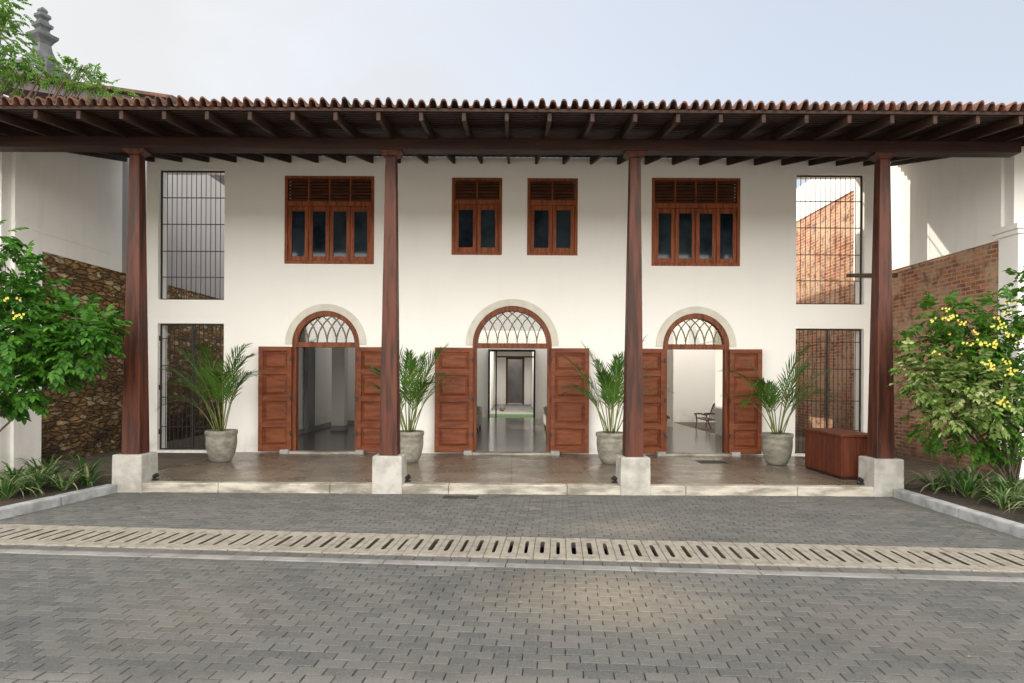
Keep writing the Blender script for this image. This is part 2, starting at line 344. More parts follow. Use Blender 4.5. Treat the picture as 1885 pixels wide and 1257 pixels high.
def slab(u,seed):
    r=random.Random(seed); s=MB(); w=.0755; v0,v1=-.38,.37
    j=lambda: r.uniform(-.004,.004)
    outer=[(u-w+j()*.5,v0+j()*3),(u-w*.35,v0),(u+w*.35,v0),(u+w+j()*.5,v0+j()*3),(u+w,v0*.35),(u+w,v1*.35),(u+w+j()*.5,v1+j()*3),(u+w*.35,v1),(u-w*.35,v1),(u-w+j()*.5,v1+j()*3),(u-w,v1*.35),(u-w,v0*.35)]
    sw=.0195+r.uniform(-.004,.005); s0,s1=-.215+j()*3,.205+j()*3; mm=(s0+s1)/2
    inner=[(u-sw,s0+.03),(u-sw*.5,s0),(u+sw*.5,s0),(u+sw,s0+.03),(u+sw+j()*.6,mm-.06),(u+sw+j()*.6,mm+.06),(u+sw,s1-.03),(u+sw*.5,s1),(u-sw*.5,s1),(u-sw,s1-.03),(u-sw+j()*.6,mm+.06),(u-sw+j()*.6,mm-.06)]
    dz=r.uniform(-.003,.003); tl=r.uniform(-.02,.02)
    zt=lambda p: GZ+.008+dz+(p[0]-u)*tl
    n=12; ch=.006
    def ins(p,k): return (u+(p[0]-u)*(1-k/w),p[1]-(ch if p[1]>.3 else (-ch if p[1]<-.3 else 0)))
    s.v+=[L2W(*p,GZ-.05) for p in outer]+[L2W(*p,zt(p)-ch) for p in outer]+[L2W(*ins(p,ch),zt(p)) for p in outer]+[L2W(*p,zt(p)-.003) for p in inner]+[L2W(*p,GZ-.05) for p in inner]
    for ring in range(4):
        for k in range(n):
            k2=(k+1)%n; s.f.append((ring*n+k,ring*n+k2,(ring+1)*n+k2,(ring+1)*n+k))
    o=s.build('slotted_slab',M['slab'],drain); o.data.materials.append(M['slot_shade'])
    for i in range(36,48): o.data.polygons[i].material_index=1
for k in range(-40,41): slab(k*.154,k)
# small iron cover by the step
gr=MB(); gr.box(-.95,-.47,8.60,8.80,GZ-.01,GZ+.004)
for k in range(11): gr.box(-.94+k*.043,-.915+k*.043,8.615,8.785,GZ+.004,GZ+.010)
tag(gr.build('drain_cover',M['iron']),'small dark iron cover set in the paving before the middle bay','drain cover')
# kerbs + beds
def kerb(pts,side):
    k=MB()
    for (x0,y0),(x1,y1) in zip(pts[:-1],pts[1:]):
        n=max(1,int(math.hypot(x1-x0,y1-y0)/.9)); dx,dy=(x1-x0),(y1-y0); l=math.hypot(dx,dy); nx,ny=dy/l*.075,-dx/l*.075
        for i in range(n):
            a0,a1=i/n+.003,(i+1)/n-.003
            p=[(x0+dx*a0+nx,y0+dy*a0+ny),(x0+dx*a1+nx,y0+dy*a1+ny),(x0+dx*a1-nx,y0+dy*a1-ny),(x0+dx*a0-nx,y0+dy*a0-ny)]
            k.hexa([(*q,GZ-.06) for q in p]+[(*q,GZ+.12) for q in p])
    tag(k.build('kerb',M['kerb'],bevel=.018,recalc=True),kind='structure')
kerb([(-5.70,8.93),(-5.97,7.12),(-9.5,7.35)],-1); kerb([(9.5,6.0),(5.47,6.25),(5.52,8.93)],1)
for pts in ([(-9.5,7.38),(-6.0,7.16),(-5.74,9.0),(-8.1,10.2),(-9.5,10.2)],[(9.5,6.05),(9.5,10.2),(8,10.2),(5.6,9.0),(5.53,6.28)]):
    s=MB(); n=len(pts); s.v+=[(x,y,-.045) for x,y in pts]; s.f.append(tuple(range(n))); tag(s.build('planting_bed',M['soil'],recalc=True),kind='structure')
for x0,x1 in ((-8.3,-5.73),(5.63,8.2)):
    s=MB(); s.box(x0,x1,9.3,26,-.3,-.022); tag(s.build('side_path',M['path']),kind='structure')
# porch floor
pf=MB(); pf.box(-5.72,5.62,9.10,FY+.02,-.3,0); tag(pf.build('porch_floor',M['porch']),kind='structure')
ns=MB(); xs=[-5.72,-4.2,-2.6,-.9,.8,2.5,4.1,5.62]
for a0,a1 in zip(xs[:-1],xs[1:]): ns.box(a0+.002,a1-.002,8.94,9.098,-.3,.004)
tag(ns.build('porch_step',M['nosing'],bevel=.014),kind='structure')

# ------------------------------------------------------------------ house
house=thing('house',(0,FY,0),'white two storey house with timber columned porch and three arched doorways','house')
def rz(Y):   # underside of rafters
    return 5.0-(9.16-Y)*.165 if Y<9.16 else 5.0+(Y-9.16)*.247
rects=[(-7.18,-5.84,3.08,5.72),(-7.18,-5.84,.03,2.60),(5.74,7.12,3.06,5.70),(5.74,7.12,.03,2.57),
       (-4.62,-2.81,3.82,5.60),(-1.24,-.22,4.02,5.58),(.29,1.31,4.02,5.58),(2.81,4.60,3.82,5.60)]
arches=[(-3.77,.68,2.19),(0,.80,2.19),(3.72,.67,2.19)]
xs={-7.42,7.36}
for r in rects: xs|={r[0],r[1]}
for xc,r,s in arches:
    for k in range(33): xs.add(round(xc-r*math.cos(PI*k/32),5))
xs=sorted(xs); W=MB(); TOPZ=6.0
for x0,x1 in zip(xs[:-1],xs[1:]):
    xm=(x0+x1)/2; ops=[]
    for r in rects:
        if r[0]<xm<r[1]: ops.append((r[2],r[2],r[3],r[3]))
    for xc,r,s in arches:
        if abs(xm-xc)<r:
            f=lambda x: s+math.sqrt(max(0,r*r-(x-xc)**2)); ops.append((-.1,-.1,f(x0),f(x1)))
    ops.sort(); zl,zr=-.1,-.1; pieces=[]
    for o in ops:
        if o[0]>zl+1e-6: pieces.append((zl,zr,o[0],o[1]))
        zl,zr=o[2],o[3]
    pieces.append((zl,zr,TOPZ,TOPZ))
    for p in pieces:
        W.hexa([(x0,FY,p[0]),(x1,FY,p[1]),(x1,FY+.35,p[1]),(x0,FY+.35,p[0]),(x0,FY,p[2]),(x1,FY,p[3]),(x1,FY+.35,p[3]),(x0,FY+.35,p[2])])
me_wall=W.build('wall',M['wall'],house)
# side walls of the block and upper floor
sw=MB(); sw.box(-5.84,-5.6,FY+.352,20.2,-.1,5.75); sw.build('side_wall',M['wall'],house)
sw=MB(); sw.box(5.6,5.84,FY+.352,17.2,-.1,5.6); sw.box(5.6,5.84,17.2,20.2,2.6,5.6); sw.build('side_wall',M['wall'],house)
cl=MB(); cl.box(-5.6,-2.3,FY+.352,14.4,3.25,3.6); cl.box(2.3,5.6,FY+.352,16.9,3.25,3.6); cl.box(-2.3,2.3,FY+.352,22.8,3.25,3.6); cl.build('ceiling',M['inner'],house)
fl=MB(); fl.box(-5.6,5.6,FY+.02,23.7,-.3,.02); fl.build('interior_floor',M['ifloor'],house)
def iw(*boxes,m='inner',name='interior_wall'):
    w=MB()
    for b in boxes: w.box(*b)
    return w.build(name,M[m],house)
iw((-2.3,-2.1,FY+.352,19.5,.02,3.249)); iw((2.1,2.3,FY+.352,19.5,.02,3.249))
iw((-5.599,-2.31,20.0,20.25,.02,4.2))
for x0,x1,y0 in ((-5.08,-4.72,17.6),(-4.42,-4.1,18.6)):
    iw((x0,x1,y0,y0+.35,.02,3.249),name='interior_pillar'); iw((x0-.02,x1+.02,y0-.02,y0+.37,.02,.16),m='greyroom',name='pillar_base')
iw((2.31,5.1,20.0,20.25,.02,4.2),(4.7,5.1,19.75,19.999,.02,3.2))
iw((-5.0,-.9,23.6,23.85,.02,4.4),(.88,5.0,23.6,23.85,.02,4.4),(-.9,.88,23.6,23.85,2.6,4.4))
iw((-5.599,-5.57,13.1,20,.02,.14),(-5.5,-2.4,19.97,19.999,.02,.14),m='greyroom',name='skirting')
iw((4.5,8.1,22.4,22.6,-.1,5.0))
dk=MB()
dk.box(-.9,-.83,23.5,23.598,.02,2.6); dk.box(.81,.88,23.5,23.598,.02,2.6); dk.box(-.83,.81,23.5,23.598,2.52,2.6)
dk.box(-.62,-.57,23.5,23.59,.02,2.52); dk.box(-.57,.81,23.5,23.59,2.30,2.35)
dk.build('garden_door_frame',M['iron'],house)
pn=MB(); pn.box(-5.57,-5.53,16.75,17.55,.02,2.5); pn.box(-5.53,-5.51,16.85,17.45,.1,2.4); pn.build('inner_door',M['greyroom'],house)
# courtyard beyond
lw=MB(); lw.box(-4,4,23.9,26.3,-.3,.0); tag(lw.build('lawn',M['lawn']),kind='structure')
lw=MB(); lw.box(-4,4,26.31,36,-.3,.0); tag(lw.build('courtyard_paving',M['yard']),kind='structure')
cw=thing('courtyard_building',(0,36,0),'pale rear courtyard walls with a doorway seen through the middle arch','courtyard')
c_=MB(); c_.box(-5,-.35,36,36.3,0,5); c_.box(.7,5,36,36.3,0,5); c_.box(-.35,.7,36,36.3,2.7,5); c_.build('wall',M['inner'],cw)
c_=MB(); c_.box(-1.55,-1.0,29.5,36,0,3.1); c_.build('side_wall',M['inner'],cw); c_=MB(); c_.box(1.1,1.5,28,36,0,3.1); c_.build('side_wall',M['inner'],cw)
c_=MB(); c_.box(-4,4,33.6,36,3.1,3.3); c_.build('shade_roof',M['wood_ceil'],cw)  # unseen roof added to darken the far courtyard
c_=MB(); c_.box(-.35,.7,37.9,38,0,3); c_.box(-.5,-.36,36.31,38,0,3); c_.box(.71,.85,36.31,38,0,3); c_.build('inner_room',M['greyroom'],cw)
c_=MB(); c_.box(-.35,-.25,35.95,36.2,0,2.7); c_.box(.6,.7,35.95,36.2,0,2.7); c_.box(-.25,.6,35.95,36.2,2.6,2.7); c_.build('door_frame',M['louvre'],cw)
pt=MB(); pt.lathe([(.08,0),(.13,.10),(.15,.24),(.13,.30),(.145,.33),(.115,.33),(.10,.28)],-.45,28.6,0,20)
tag(pt.build('garden_pot',M['pot'],smooth=True,recalc=True),'small round pot beyond the lawn seen through the middle doorway','pot')

# windows
def window(x0,x1,z0,z1,n):
    y0,y1=FY-.012,FY+.10; w=.062
    f=MB(); zt=z1-(z1-z0)*.315
    f.box(x0,x0+w,y0,y1,z0,z1); f.box(x1-w,x1,y0,y1,z0,z1); f.box(x0+w,x1-w,y0,y1,z1-w*.8,z1); f.box(x0+w,x1-w,y0,y1,zt-.05,zt+.05)
    f.box(x0+w,x1-w,y0-.01,y1,z0,z0+.06)
    iw_=(x1-x0-2*w)/n
    for i in range(1,n): xx=x0+w+i*iw_; f.box(xx-.014,xx+.014,y0+.012,y1,zt+.05,z1-w*.8)
    fo=f.build('window',M['wood_w'],house,bevel=.004)
    for i in range(n):
        a0=x0+w+i*iw_+.015; a1=a0+iw_-.03
        l=MB(); h=z1-w*.8-(zt+.05); k=int(h/.062)
        for j in range(k):
            zz=zt+.05+(j+.5)*h/k
            l.hexa([(a0,y0+.010,zz-.034),(a1,y0+.010,zz-.034),(a1,y0+.018,zz-.034),(a0,y0+.018,zz-.034),(a0,y0+.036,zz+.022),(a1,y0+.036,zz+.022),(a1,y0+.044,zz+.022),(a0,y0+.044,zz+.022)])
        l.build('louvre_panel',M['louvre'],fo)
        b0=x0+w+i*iw_+.004; b1=b0+iw_-.008; s0,s1=z0+.065,zt-.055; sw_=.076
        s=MB(); ys,ye=y0+.018,y0+.06
        s.box(b0,b0+sw_,ys,ye,s0,s1); s.box(b1-sw_,b1,ys,ye,s0,s1); s.box(b0+sw_,b1-sw_,ys,ye,s1-.095,s1); s.box(b0+sw_,b1-sw_,ys,ye,s0,s0+.09)
        so=s.build('sash',M['wood_w'],fo,bevel=.004)
        p=MB(); p.box(b0+sw_,b1-sw_,ys+.02,ys+.026,s0+.09,s1-.095); p.build('pane',M['glass'],fo)
    bk=MB(); bk.box(x0+w,x1-w,FY+.2,FY+.22,z0,z1); bk.build('dark_backing',M['dark'],fo)  # near-black sheet painted as the unlit room behind the window
window(*rects[4],4); window(*rects[5],2); window(*rects[6],2); window(*rects[7],4)

# doors
def ring(mb,xc,zc,r0,r1,y0,y1,n=40,a0=0,a1=PI):
    for k in range(n):
        t0=a0+(a1-a0)*k/n; t1=a0+(a1-a0)*(k+1)/n
        pt=lambda r,t,y:(xc+r*math.cos(t),y,zc+r*math.sin(t))
        mb.hexa([pt(r0,t0,y0),pt(r1,t0,y0),pt(r1,t0,y1),pt(r0,t0,y1),pt(r0,t1,y0),pt(r1,t1,y0),pt(r1,t1,y1),pt(r0,t1,y1)])
def clean(o):
    bm=bmesh.new(); bm.from_mesh(o.data); bmesh.ops.remove_doubles(bm,verts=bm.verts,dist=1e-5)
    seen={}
    for f in bm.faces: seen.setdefault(tuple(sorted(v.index for v in f.verts)),[]).append(f)
    dead=[f for l in seen.values() if len(l)>1 for f in l]
    bmesh.ops.delete(bm,geom=dead,context='FACES_ONLY'); bmesh.ops.recalc_face_normals(bm,faces=bm.faces); bm.to_mesh(o.data); bm.free()
def door(xc,r,s,tilts):
    sr=MB(); ring(sr,xc,s,r+.002,r+.140,FY-.028,FY+.02); o=sr.build('arch_surround',M['surround'],house); clean(o)
    f=MB(); jw=.085; y0,y1=FY-.015,FY+.13
    f.box(xc-r+.001,xc-r+jw,y0,y1,.02,s); f.box(xc+r-jw,xc+r-.001,y0,y1,.02,s); f.box(xc-r+jw,xc+r-jw,y0+.01,y1,s-.055,s+.045)
    ring(f,xc,s,r-.10,r-.001,y0,y1)
    fo=f.build('door',M['wood'],house)
    # fan light
    Rf=r-.10; t=MB(); N=6 if r<.75 else 7; rho=Rf*1.18
    for i in range(0,N+1):
        xb=-Rf+2*Rf*i/N
        for sg in (1,-1):
            pts=[]
            for k in range(0,41):
                th=PI*.5*k/40; x=xb+sg*rho*(1-math.cos(th)); z=rho*math.sin(th)
                if x*x+z*z>Rf*Rf*1.02:
                    break
                pts.append((xc+x,FY+.05,s+.045+z*.95))
            if len(pts)>2: t.tube(pts,.0105,6)
    t.build('fanlight_tracery',M['tracery'],fo,smooth=True)
    gl=MB(); b=[(xc+Rf*math.cos(PI*k/30),s+.045+Rf*math.sin(PI*k/30)*.97) for k in range(31)]
    gl.prism_y(b,FY+.066,FY+.070); gl.build('fanlight_glass',M['clear'],fo)
    # leaves
    lw=r-.035; z0,z1=.035,s-.055
    for sg,ang in ((-1,tilts[0]),(1,tilts[1])):
        l=MB(); 
        hx=xc+sg*(r-.02); hy=FY-.05; c0,s0=math.cos(R(ang)),math.sin(R(ang))
        def pt(u,w,z): return (hx+sg*u*c0,hy-u*s0-w,z)
        def bx(u0,u1,w0,w1,a,b_):
            l.hexa([pt(u,w,z) for z in (a,b_) for (u,w) in ((u0,w0),(u1,w0),(u1,w1),(u0,w1))])
        st_=.085
        bx(.0,lw,0,.016,z0,z1)
        bx(0,st_,.016,.058,z0,z1); bx(lw-st_,lw,.016,.058,z0,z1)
        H=z1-z0; cuts=[0,.255,.505,.76,1.0]; rails=[]
        for k,cq in enumerate(cuts):
            zc=z0+H*cq; hw=.05
            a=max(z0,zc-hw) if k else z0; b_=min(z1,zc+hw) if k<4 else z1
            if k==0: b_=z0+.11
            if k==4: a=z1-.09
            bx(st_,lw-st_,.016,.0575,a,b_); rails.append((a,b_))
        for k in range(4):   # raised and fielded panels
            a=rails[k][1]+.022; b_=rails[k+1][0]-.022; u0,u1=st_+.022,lw-st_-.022; e=.05
            l.hexa([pt(u,w,z) for (u,w,z) in ((u0,.016,a),(u1,.016,a),(u1,.016,b_),(u0,.016,b_),(u0+e,.046,a+e),(u1-e,.046,a+e),(u1-e,.046,b_-e),(u0+e,.046,b_-e))])
        l.build('door_leaf',M['wood_h'],fo,bevel=.004,recalc=True)
        for zz in (.35,1.05,1.85):
            h=MB(); h.box(xc+sg*(r-.02)-.02,xc+sg*(r-.02)+.02,FY-.118,FY-.106,zz,zz+.09)
            h.build('hinge',M['iron'],fo)
    th=MB(); th.box(xc-r-.02,xc+r+.02,FY-.22,FY-.018,-.02,.045); th.build('threshold',M['nosing'],fo,bevel=.01)
    for sg in (-1,1):
        k=MB(); k.box(xc+sg*(r+.07)-.085,xc+sg*(r+.07)+.085,FY-.27,FY-.13,-.01,.085); k.build('door_stop',M['concrete'],fo,bevel=.015)
door(*arches[0],(5,9)); door(*arches[1],(6,6)); door(*arches[2],(8,5))

# columns
for cx in (-5.50,-1.78,1.775,5.40):
    cy=9.14
    c=MB(); c.frust(cx,cy,.40,4.75,.266,.152); co=c.build('column',M['wood_col'],house,bevel=.012)
    c=MB(); c.frust(cx,cy-.003,-.2,.405,.435,.424); c.build('plinth',M['concrete'],co,bevel=.016)
    c=MB(); c.frust(cx,cy,4.75,4.805,.16,.32,.16,.22); c.box(cx-.16,cx+.16,cy-.111,cy+.111,4.805,4.832); c.build('capital',M['wood_col'],co,bevel=.006)
# beam
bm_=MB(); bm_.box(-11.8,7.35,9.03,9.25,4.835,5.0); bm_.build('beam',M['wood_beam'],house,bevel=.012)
# rafters
k=0; x=-11.7
while x<9.5:
    r_=MB(); prof=[(8.06,rz(8.06)+.03),(9.16,rz(9.16)+.002),(12.64,rz(12.64)),(12.64,rz(12.64)+.14),(9.16,rz(9.16)+.14),(8.06,rz(8.06)+.14)]
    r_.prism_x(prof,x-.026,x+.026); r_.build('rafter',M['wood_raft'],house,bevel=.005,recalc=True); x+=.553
# battens and boarding under tiles
bt=MB(); y=8.09
while y<12.6:
    z=rz(y)+.142; z2=rz(y+.085)+.142
    bt.hexa([(-11.9,y,z),(9.6,y,z),(9.6,y+.085,z2),(-11.9,y+.085,z2),(-11.9,y,z+.022),(9.6,y,z+.022),(9.6,y+.085,z2+.022),(-11.9,y+.085,z2+.022)]); y+=.118
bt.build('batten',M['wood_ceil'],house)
fb=MB(); fb.box(-11.95,9.65,8.035,8.058,rz(8.06)+.142,rz(8.06)+.18); fb.build('fascia_board',M['wood_raft'],house)
# tiles
pitch=.14; ns_=12; X0=-12.0; NP=155; rr=random.Random(8)
def wave(f):      # f in 0..1 across one tile pitch: round cover tile, then the shallow pan tile
    f=f%1.0
    if f<.64:
        q=(f/.64)*2-1; return -.03+.070*math.sqrt(max(0,1-q*q))
    q=((f-.64)/.36)*2-1; return -.03-.022*math.sqrt(max(0,1-q*q))
tl=MB(); y=7.98; cidx=0
while y<12.85:
    yb=y+.34; base=len(tl.v); nn=NP*ns_+1
    za=rz(y)+.228+.026; zb=rz(yb)+.228
    rows=[[],[],[]]; jit=[(rr.uniform(-.012,.012),rr.uniform(-.04,.02)) for _ in range(NP+1)]
    for i in range(nn):
        jz,jy=jit[i//ns_]; fq=i/ns_; wv=wave(fq); xx=X0+i*pitch/ns_; cr=max(0,wv+.03)/.070
        rows[0].append((xx,y+jy*cr+.008,za+wv+jz*cr-.020)); rows[1].append((xx,y+jy*cr,za+wv+jz*cr)); rows[2].append((xx,yb,zb+wv))
    for r in rows: tl.v+=r
    for i in range(nn-1):
        for q in range(2): tl.f.append((base+q*nn+i,base+q*nn+i+1,base+(q+1)*nn+i+1,base+(q+1)*nn+i))
    if cidx==0:   # underside of the first course
        b2=len(tl.v); tl.v+=[(p[0],yb,zb+wave(i/ns_)-.020) for i,p in enumerate(rows[0])]
        for i in range(nn-1): tl.f.append((base+i,b2+i,b2+i+1,base+i+1))
    y+=.3; cidx+=1
tl.build('roof',M['tile'],house)
mr=MB()   # main hipped roof behind the porch
a=[(-5.86,12.9,5.78),(5.86,12.9,5.64),(5.86,18.4,5.64),(-5.86,18.4,5.78)]; rg=[(-2.6,15.6,6.9),(2.0,15.6,6.9)]
mr.quad(a[0],a[1],rg[1],rg[0]); mr.quad(a[2],a[3],rg[0],rg[1]); mr.tri(a[1],a[2],rg[1]); mr.tri(a[3],a[0],rg[0]); mr.build('main_roof',M['tile'],house)

# grilles (their own things, fixed into the openings)
def grille(x0,x1,z0,z1,nb,rails,label,gate=False):
    t=thing('iron_grille',((x0+x1)/2,FY+.1,z0),label,'iron grille')
    y=FY+.10; f=MB()
    for b in ((x0+.006,x0+.03,z0+.006,z1-.006),(x1-.03,x1-.006,z0+.006,z1-.006)): f.box(b[0],b[1],y-.015,y+.015,b[2],b[3])
    f.box(x0+.03,x1-.03,y-.015,y+.015,z0+.006,z0+.03); f.box(x0+.03,x1-.03,y-.015,y+.015,z1-.03,z1-.006)
    f.build('frame',M['iron'],t)
    for i in range(nb):
        xx=x0+.03+(x1-x0-.06)*(i+1)/(nb+1); b=MB(); b.tube([(xx,y,z0+.03),(xx,y,z1-.03)],.0065,6); b.build('bar',M['iron'],t)
    for zz in rails: b=MB(); b.box(x0+.03,x1-.03,y-.011,y+.011,zz-.007,zz+.007); b.build('rail',M['iron'],t)
    if gate:
        m=(x0+x1)/2; b=MB(); b.box(m-.016,m+.016,y-.017,y+.017,z0+.03,z1-.03); b.build('meeting_post',M['iron'],t)
        for zz in (.35,1.25,2.25): b=MB(); b.box(x0-.001,x0+.05,y-.05,y-.016,zz,zz+.1); b.build('hinge',M['iron'],t)
grille(-7.18,-5.84,3.08,5.72,12,[3.55,4.08,4.63,5.17],'tall upper iron bar grille left of the facade before a shaded wall')
grille(-7.18,-5.84,.03,2.60,14,[.5,1.1,1.75,2.3],'lower iron bar gate left of the facade behind the leaning palm',True)
grille(5.74,7.12,3.06,5.70,12,[3.55,4.08,4.63,5.17],'tall upper iron bar grille on the right with sunlit brick behind')
grille(5.74,7.12,.03,2.57,14,[.5,1.1,1.75,2.3],'lower iron bar gate on the right behind the wooden desk',True)

# ------------------------------------------------------------------ side walls
def sidewall(sg,X,y_end,label,bm,ztop_near,inner_top,rear,ystep):
    t=thing('boundary_wall',(sg*X,10.3,0),label,'wall')
    inn=sg*X; out=sg*(X+.4)
    a,b=min(inn,out),max(inn,out)
    lo_=MB(); lo_.box(a,b,y_end,ystep,-.3,ztop_near); lo_.build('masonry_panel',M[bm],t)
    lo2=MB(); lo2.box(a,b,ystep,18.5,-.3,inner_top); lo2.build('masonry_panel',M[bm],t)
    a2,b2=(a,b+.03) if sg<0 else (a-.03,b)
    up=MB(); up.prism_x([(10.2,ztop_near),(ystep,ztop_near),(ystep,6.9),(12.9,6.9),(12.9,6.1),(12.64,rz(12.64)+.1),(10.2,rz(10.2)+.1)],a2,b2); up.build('plaster',M['wall_side'],t,recalc=True)
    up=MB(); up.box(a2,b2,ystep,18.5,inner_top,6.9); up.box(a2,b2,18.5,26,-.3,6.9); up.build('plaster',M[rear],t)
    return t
tL=sidewall(-1,8.16,10.8,'left boundary wall of white plaster above dark rubble stonework','rubble',3.68,3.68,'wall_shaded',13.0)
w=MB(); w.box(-8.56,-8.13,10.2,10.799,-.3,3.68); w.build('end_render',M['wall_side'],tL)
w=MB(); w.box(-13,-8.19,10.0,10.199,-.3,5.25); w.build('return_wall',M['wall_side'],tL)
w=MB(); w.prism_x([(10.2,3.99),(12.64,3.99),(12.64,4.04),(10.2,4.04)],-8.14,-8.115); w.build('string_course',M['wall_side'],tL,recalc=True)
tR=sidewall(1,8.0,10.28,'right boundary wall of white plaster over old red brick','brick',3.84,5.98,'wall_side',14.6)
w=MB(); w.box(8.02,13,10.0,10.199,-.3,5.3); w.build('return_wall',M['wall_side'],tR)
w=MB(); w.box(7.98,8.5,9.86,10.27,-.3,3.86); w.build('pier',M['wall_side'],tR,bevel=.01)
w=MB(); w.box(7.94,8.54,9.82,10.3,3.86,3.93); w.box(7.90,8.58,9.78,10.32,3.93,4.02); w.build('pier_cap',M['wall_side'],tR,bevel=.01)
w=MB(); w.tube([(6.75,12.605,3.64),(7.3,12.605,3.645),(7.75,12.605,3.65)],[.040,.046,.05],8); w.build('timber_beam',M['bark'],house)

# ------------------------------------------------------------------ things on the porch
def spot(x,y,sg,label):
    t=thing('spotlight',(x,y,0),label,'spotlight')
    b=MB(); b.box(x-.035,x+.035,y-.035,y+.035,.004,.022); b.build('base',M['iron'],t)
    b=MB(); b.tube([(x,y,.022),(x,y,.045)],.011,8); b.build('bracket',M['iron'],t)
    b=MB(); b.tube([(x-.03*sg,y+.01,.045),(x+.025*sg,y+.01,.08)],[.029,.034],12); b.build('lamp_head',M['iron'],t,smooth=False)
for cx,sg,lab in ((-5.5,1,'small black spotlight beside the leftmost column plinth'),(-1.78,1,'small black spotlight beside the second column plinth from the left'),(1.775,-1,'small black spotlight beside the third column plinth from the left'),(5.4,-1,'small black spotlight beside the rightmost column plinth')):
    spot(cx+sg*.258,9.2,sg,lab)
# wooden desk at the right column
ds=thing('wooden_desk',(5.55,10.3,0),'reddish brown wooden reception desk standing behind the right column','desk')
b=MB()
x0,x1,y0,y1=5.06,5.60,9.58,10.78
n=7
for i in range(n): b.box(x0,x0+.03,y0+(y1-y0)*i/n+.003,y0+(y1-y0)*(i+1)/n-.003,.05,.66)
for i in range(5): b.box(x0+.031+(x1-x0-.03)*i/5+.003,x0+.031+(x1-x0-.03)*(i+1)/5-.003,y0,y0+.03,.05,.66)
b.box(x0+.031,x1,y0+.031,y1,.05,.655); b.build('body',M['desk'],ds,bevel=.003)
b=MB(); b.box(x0-.025,x1+.02,y0-.025,y1+.02,.66,.70); b.build('top',M['desk'],ds,bevel=.006)
b=MB(); b.box(x0+.02,x1,y0+.02,y1,0,.05); b.build('base',M['wood_beam'],ds)
# mat before right door
b=MB(); b.box(3.45,3.95,11.35,11.75,-.01,.004)
for i in range(9): b.box(3.46+i*.055,3.49+i*.055,11.37,11.73,.004,.010)
tag(b.build('door_mat',M['iron']),'dark slatted mat on the porch floor before the right doorway','mat')

# easy chairs
def chair(x,y,rot,label,sc=1):
    t=thing('easy_chair',(0,0,0),label,'chair')
    w=.30
    for sg in (-1,1):
        b=MB(); b.tube([(sg*w,-.42,.0),(sg*w,-.36,.3),(sg*w,-.42,.58)],.03,6); b.build('leg',M['cane'],t)
        b=MB(); b.tube([(sg*w,.42,0),(sg*w,.25,.32),(sg*w,.42,.75),(sg*w,.55,1.02)],.03,6); b.build('leg',M['cane'],t)
        b=MB(); b.tube([(sg*w,-.5,.57),(sg*w,-.2,.60),(sg*w,.1,.56),(sg*w,.33,.60)],.032,6); b.build('armrest',M['cane'],t)
    b=MB(); pr=[(-.4,.40),(-.1,.34),(.2,.32),(.2,.35),(-.1,.37),(-.4,.43)]; b.prism_x([(p[0],p[1]) for p in pr],-w,w); b.build('seat',M['cane'],t,recalc=True)
    for i in range(7):
        xx=-w+.06+i*(2*w-.12)/6; b=MB(); b.tube([(xx,.2,.34),(xx,.36,.68),(xx,.53,1.0)],.016,5); b.build('back_slat',M['cane'],t)
    b=MB(); b.tube([(-w,.55,1.02),(w,.55,1.02)],.03,6); b.build('top_rail',M['cane'],t)
    t.location=(x,y,.02); t.rotation_euler=(0,0,rot); t.scale=(sc,sc,sc)
chair(6.08,19.3,R(-150),'dark wooden easy chair in bright light beyond the right doorway',.74)
chair(3.66,16.4,R(80),'dark wooden chair partly hidden inside the left edge of the right doorway',.9)
def sofa(x0,x1,y0,y1,label):
    t=thing('daybed',((x0+x1)/2,(y0+y1)/2,.02),label,'daybed')
    b=MB(); b.box(x0,x1,y0,y1,.12,.5); b.build('cover',M['cloth'],t,bevel=.05); b=MB(); b.box(x0,x1,y0+.02,y1-.02,.5,.66); b.build('cushion',M['cloth'],t,bevel=.06)
    for xx in (x0+.06,x1-.06):
        for yy in (y0+.06,y1-.06): b=MB(); b.box(xx-.03,xx+.03,yy-.03,yy+.03,.02,.12); b.build('leg',M['cane'],t)
sofa(-2.05,-.92,17.6,19.4,'white covered daybed on the left inside the middle doorway')
sofa(.98,2.05,17.6,19.4,'white covered daybed on the right inside the middle doorway')

